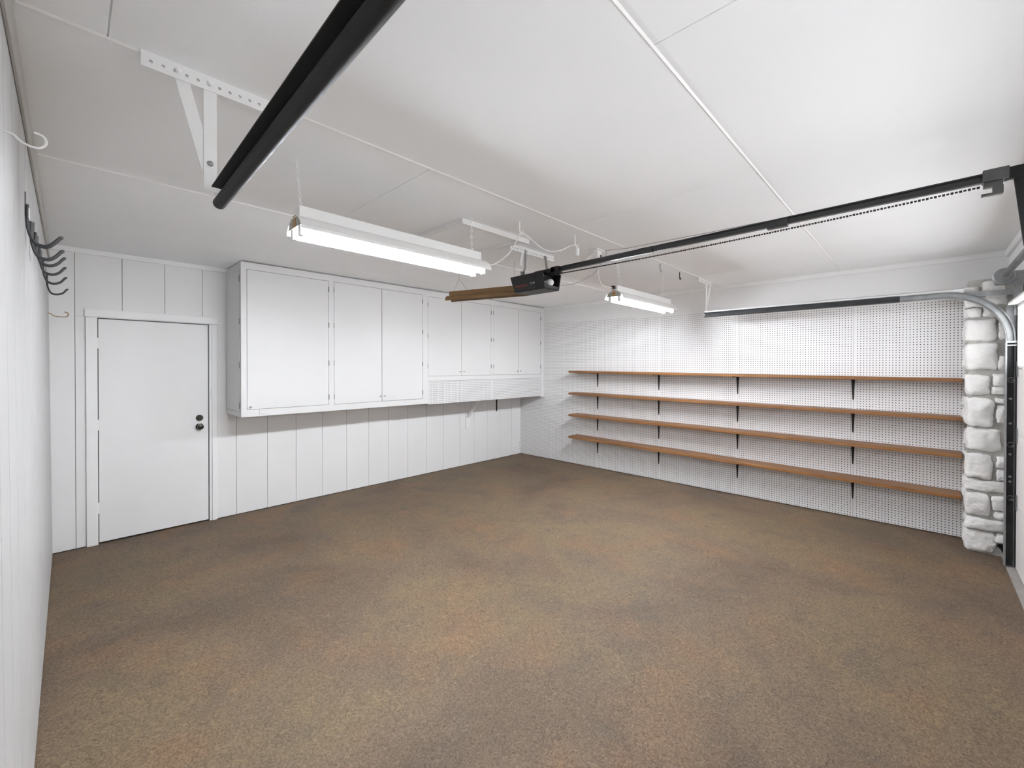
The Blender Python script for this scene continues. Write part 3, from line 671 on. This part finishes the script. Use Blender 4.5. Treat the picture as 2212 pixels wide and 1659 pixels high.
# brown unlit shop light, slightly turned
bz = 2.352; bc = Vector((3.055, -2.10, bz)); bd = Vector((0.30, -0.954, 0)).normalized(); bs_ = Vector((0, 0, 1)).cross(bd)
br = thing('brown_shop_light', (bc.x, bc.y, bz-0.06), 'brown unlit shop light hanging behind the opener', 'light')
def sweep(root, name, prof, half0, half1, mat):
    p = [bc+bd*half0+bs_*a+Vector((0, 0, z)) for a, z in prof]
    return MB().prism(p, bd*(half1-half0)).build(name, mat, root, 0.001)
sweep(br, 'housing', [(-0.036, 0.004), (0.036, 0.004), (0.036, 0.050), (-0.036, 0.050)], -0.40, 0.45, 'brown')
sweep(br, 'reflector', [(-0.058, -0.046), (-0.058, -0.024), (-0.046, -0.006), (-0.036, 0.004), (0.036, 0.004), (0.046, -0.006), (0.058, -0.024), (0.058, -0.046), (0.052, -0.046), (0.040, -0.012), (-0.040, -0.012), (-0.052, -0.046)], -0.435, 0.47, 'brown')
apex = bc-bd*0.30+Vector((0, 0, 0.180))
wv = MB()
for dd in (-0.37, -0.19): wv.tube([bc+bd*dd+Vector((0, 0, 0.05)), apex], 0.0015, 5)
wv.tube([apex, Vector((apex.x, apex.y, H))], 0.0015, 5)
wv.build('hanger_wire', 'greycord', br)
MB().tube([bc+bd*0.35+Vector((0, 0, 0.05)), Vector((bc.x+bd.x*0.35, bc.y+bd.y*0.35, H))], 0.0015, 5).build('hanger_wire', 'greycord', br)
# ================================================================== CEILING HATCH
ht = thing('attic_hatch', (2.34, -2.69, H-0.03), 'white framed access hatch in the ceiling behind the shop light', 'hatch')
box('hatch_panel', 'ceil', (2.06, 2.62, -2.96, -2.42, H-0.012, H-0.002), ht, 0.001)
box('frame_board', 'wmetal', (2.01, 2.715, -3.030, -3.005, H-0.038, H-0.0005), ht, 0.002)
box('frame_board', 'trim', (2.01, 2.70, -3.004, -2.955, H-0.02, H-0.0005), ht, 0.002)
box('frame_board', 'trim', (2.010, 2.045, -2.954, -2.37, H-0.03, H-0.0005), ht, 0.002)
box('frame_board', 'trim', (2.635, 2.67, -2.954, -2.37, H-0.03, H-0.0005), ht, 0.002)
box('frame_board', 'trim', (2.046, 2.634, -2.42, -2.385, H-0.03, H-0.0005), ht, 0.002)
# ================================================================== CORDS, HOOKS, OUTLET
def hook(name, p, label, mat='wmetal', s=1.0, group=None, cat='hook'):
    x, y, z = p
    pts = [(x, y, z), (x, y, z-0.05*s), (x+0.004, y, z-0.06*s), (x+0.016*s, y, z-0.072*s), (x+0.028*s, y, z-0.06*s), (x+0.03*s, y, z-0.048*s)]
    return MB().tube(curve_pts(pts, 4), 0.004*s, 7).build(name, mat, None, smooth=True, label=label, cat=cat, group=group)
hook('ceiling_hook', (2.338, -3.268, H), 'white ceiling hook holding the cord beside the hatch', s=1.25)
hook('ceiling_hook', (2.877, -3.367, H), 'white ceiling hook holding the cord before the opener', s=1.25)
hook('ceiling_hook', (4.244, -3.438, H), 'small steel hook in the ceiling joint above the far shop light', 'galv', 1.1)
hook('ceiling_hook', (4.755, -3.425, H), 'small black hook in the ceiling joint beside the track hanger', 'black', 1.1)
cord = curve_pts([(2.14, -3.09, 2.345), (2.22, -3.12, 2.34), (2.30, -3.20, 2.42), (2.340, -3.262, 2.545), (2.348, -3.268, 2.572), (2.42, -3.29, 2.54), (2.56, -3.32, 2.475), (2.70, -3.345, 2.49), (2.82, -3.362, 2.55), (2.885, -3.367, 2.568), (2.94, -3.355, 2.545), (2.98, -3.33, 2.50), (3.03, -3.31, 2.46), (3.16, -3.29, 2.52), (3.28, -3.27, 2.585), (3.33, -3.262, 2.59)], 6)
MB().tube(cord, 0.0042, 7).build('power_cord', 'cord', None, smooth=True, label='white power cord looping between two ceiling hooks', cat='cord')
MB().box(2.905, 2.935, -3.372, -3.345, 2.49, 2.555).build('cord_connector', 'wmetal', None, 0.006, label='white plug connector on the hanging cord', cat='plug')
ot = thing('ceiling_outlet', (3.36, -3.26, 2.56), 'white ceiling outlet above the opener rail', 'outlet')
box('mounting_plate', 'wmetal', (3.30, 3.43, -3.30, -3.22, H-0.012, H-0.0005), ot, 0.003)
MB().prism([(3.325, -3.285, H-0.012), (3.405, -3.285, H-0.012), (3.39, -3.285, H-0.075), (3.345, -3.285, H-0.085)], (0, 0.05, 0)).build('outlet_box', 'wmetal', ot, 0.003)
box('plug', 'knob', (3.372, 3.388, -3.292, -3.285, H-0.065, H-0.048), ot)
c2p = curve_pts([(3.37, -3.27, 2.57), (3.38, -3.262, 2.50), (3.42, -3.24, 2.42), (3.52, -3.21, 2.365), (3.66, -3.20, 2.36), (3.745, -3.20, 2.365)], 8)
MB().tube(c2p, 0.0042, 7).build('power_cord', 'cord', None, smooth=True, label='white power cord dropping to the far shop light', cat='cord')
box('cord_plug', 'knob', (3.725, 3.762, -3.215, -3.185, 2.355, 2.385), None, 0.004, label='black cord clamp on the end of the far shop light', cat='plug')
wp = [(3.43, -3.30, H-0.002)]+[(3.45+0.14*(t/12)+0.004*math.sin(t*2.1), -3.30-2.58*t/12, H-0.012) for t in range(1, 13)]
MB().tube(wp, 0.0022, 6).build('ceiling_wire', 'greycord', None, smooth=True, label='thin grey wire stapled along the ceiling above the rail', cat='wire')
lw = curve_pts([(3.03, -3.03, 2.31), (3.15, -3.06, 2.33), (3.28, -3.09, 2.36), (3.40, -3.20, 2.45), (3.44, -3.30, 2.60), (3.44, -3.30, H)], 6)
MB().tube(lw, 0.0022, 6).build('ceiling_wire', 'greycord', None, smooth=True, label='thin grey wire running from the opener up to the ceiling', cat='wire')
# ================================================================== WALL HOOKS (left wall)
def wx(z): return -0.018*z/H
names = ['nearest the camera, with a white band', 'second from the camera', 'third from the camera', 'fourth from the camera', 'fifth from the camera', 'farthest, by the back wall']
for i, (y, zt_, xt) in enumerate([(-2.814, 2.126, 0.079), (-2.561, 2.119, 0.081), (-2.205, 2.150, 0.085), (-1.792, 2.168, 0.086), (-1.319, 2.180, 0.088), (-0.601, 2.195, 0.093)]):
    k = thing('utility_hook', (0, y, zt_-0.06), f'dark grey rubber-coated utility hook on the left wall, {names[i]}', 'hook', 'dark utility hooks on the left wall')
    x0 = wx(2.15)+0.006
    sw = 0.018
    side = [(x0, zt_+0.11), (x0, zt_+0.05), (x0+0.003, zt_+0.01), (x0+0.018, zt_-0.032), (x0+0.045, zt_-0.043), (xt-0.022, zt_-0.030), (xt, zt_)]
    pr = curve_pts([(a, 0, z) for a, z in side], 6)
    loop = [Vector((p.x, y-sw, p.z)) for p in pr]
    endp = pr[-1]
    loop += [Vector((endp.x+0.006*math.sin(math.pi*t/4), y-sw*math.cos(math.pi*t/4), endp.z+0.004*math.sin(math.pi*t/4))) for t in range(1, 4)]
    loop += [Vector((p.x, y+sw, p.z)) for p in reversed(pr)]
    MB().tube(loop, 0.0048, 8).build('hook_loop', 'rubber', k, smooth=True)
    MB().box(wx(2.25)-0.001, wx(2.25)+0.003, y-0.010, y+0.010, zt_+0.07, zt_+0.16).build('wall_plate', 'dgalv', k)
    if i == 0: MB().box(x0-0.005, x0+0.006, y-0.02, y+0.02, zt_+0.055, zt_+0.10).build('white_band', 'wmetal', k, 0.002)
def wire_hook(y, z, x1, mat, label):
    x0 = wx(z)
    pts = curve_pts([(x0-0.002, y, z+0.004), (x0+0.016, y, z), (x0+0.028, y, z-0.012), (x0+0.045, y, z-0.020), (x1-0.012, y, z-0.019), (x1, y, z-0.004), (x1-0.004, y, z+0.014), (x1-0.022, y, z+0.020)][:8], 6)
    MB().tube(pts, 0.0032, 8).build('wall_hook', mat, None, smooth=True, label=label, cat='hook')
wire_hook(-3.60, 2.222, 0.060, 'wmetal', 'white screw-in hook high on the left wall near the camera')
wire_hook(-0.30, 2.03, 0.100, 'brass', 'brass screw-in hook at the end of the left wall beside the door')
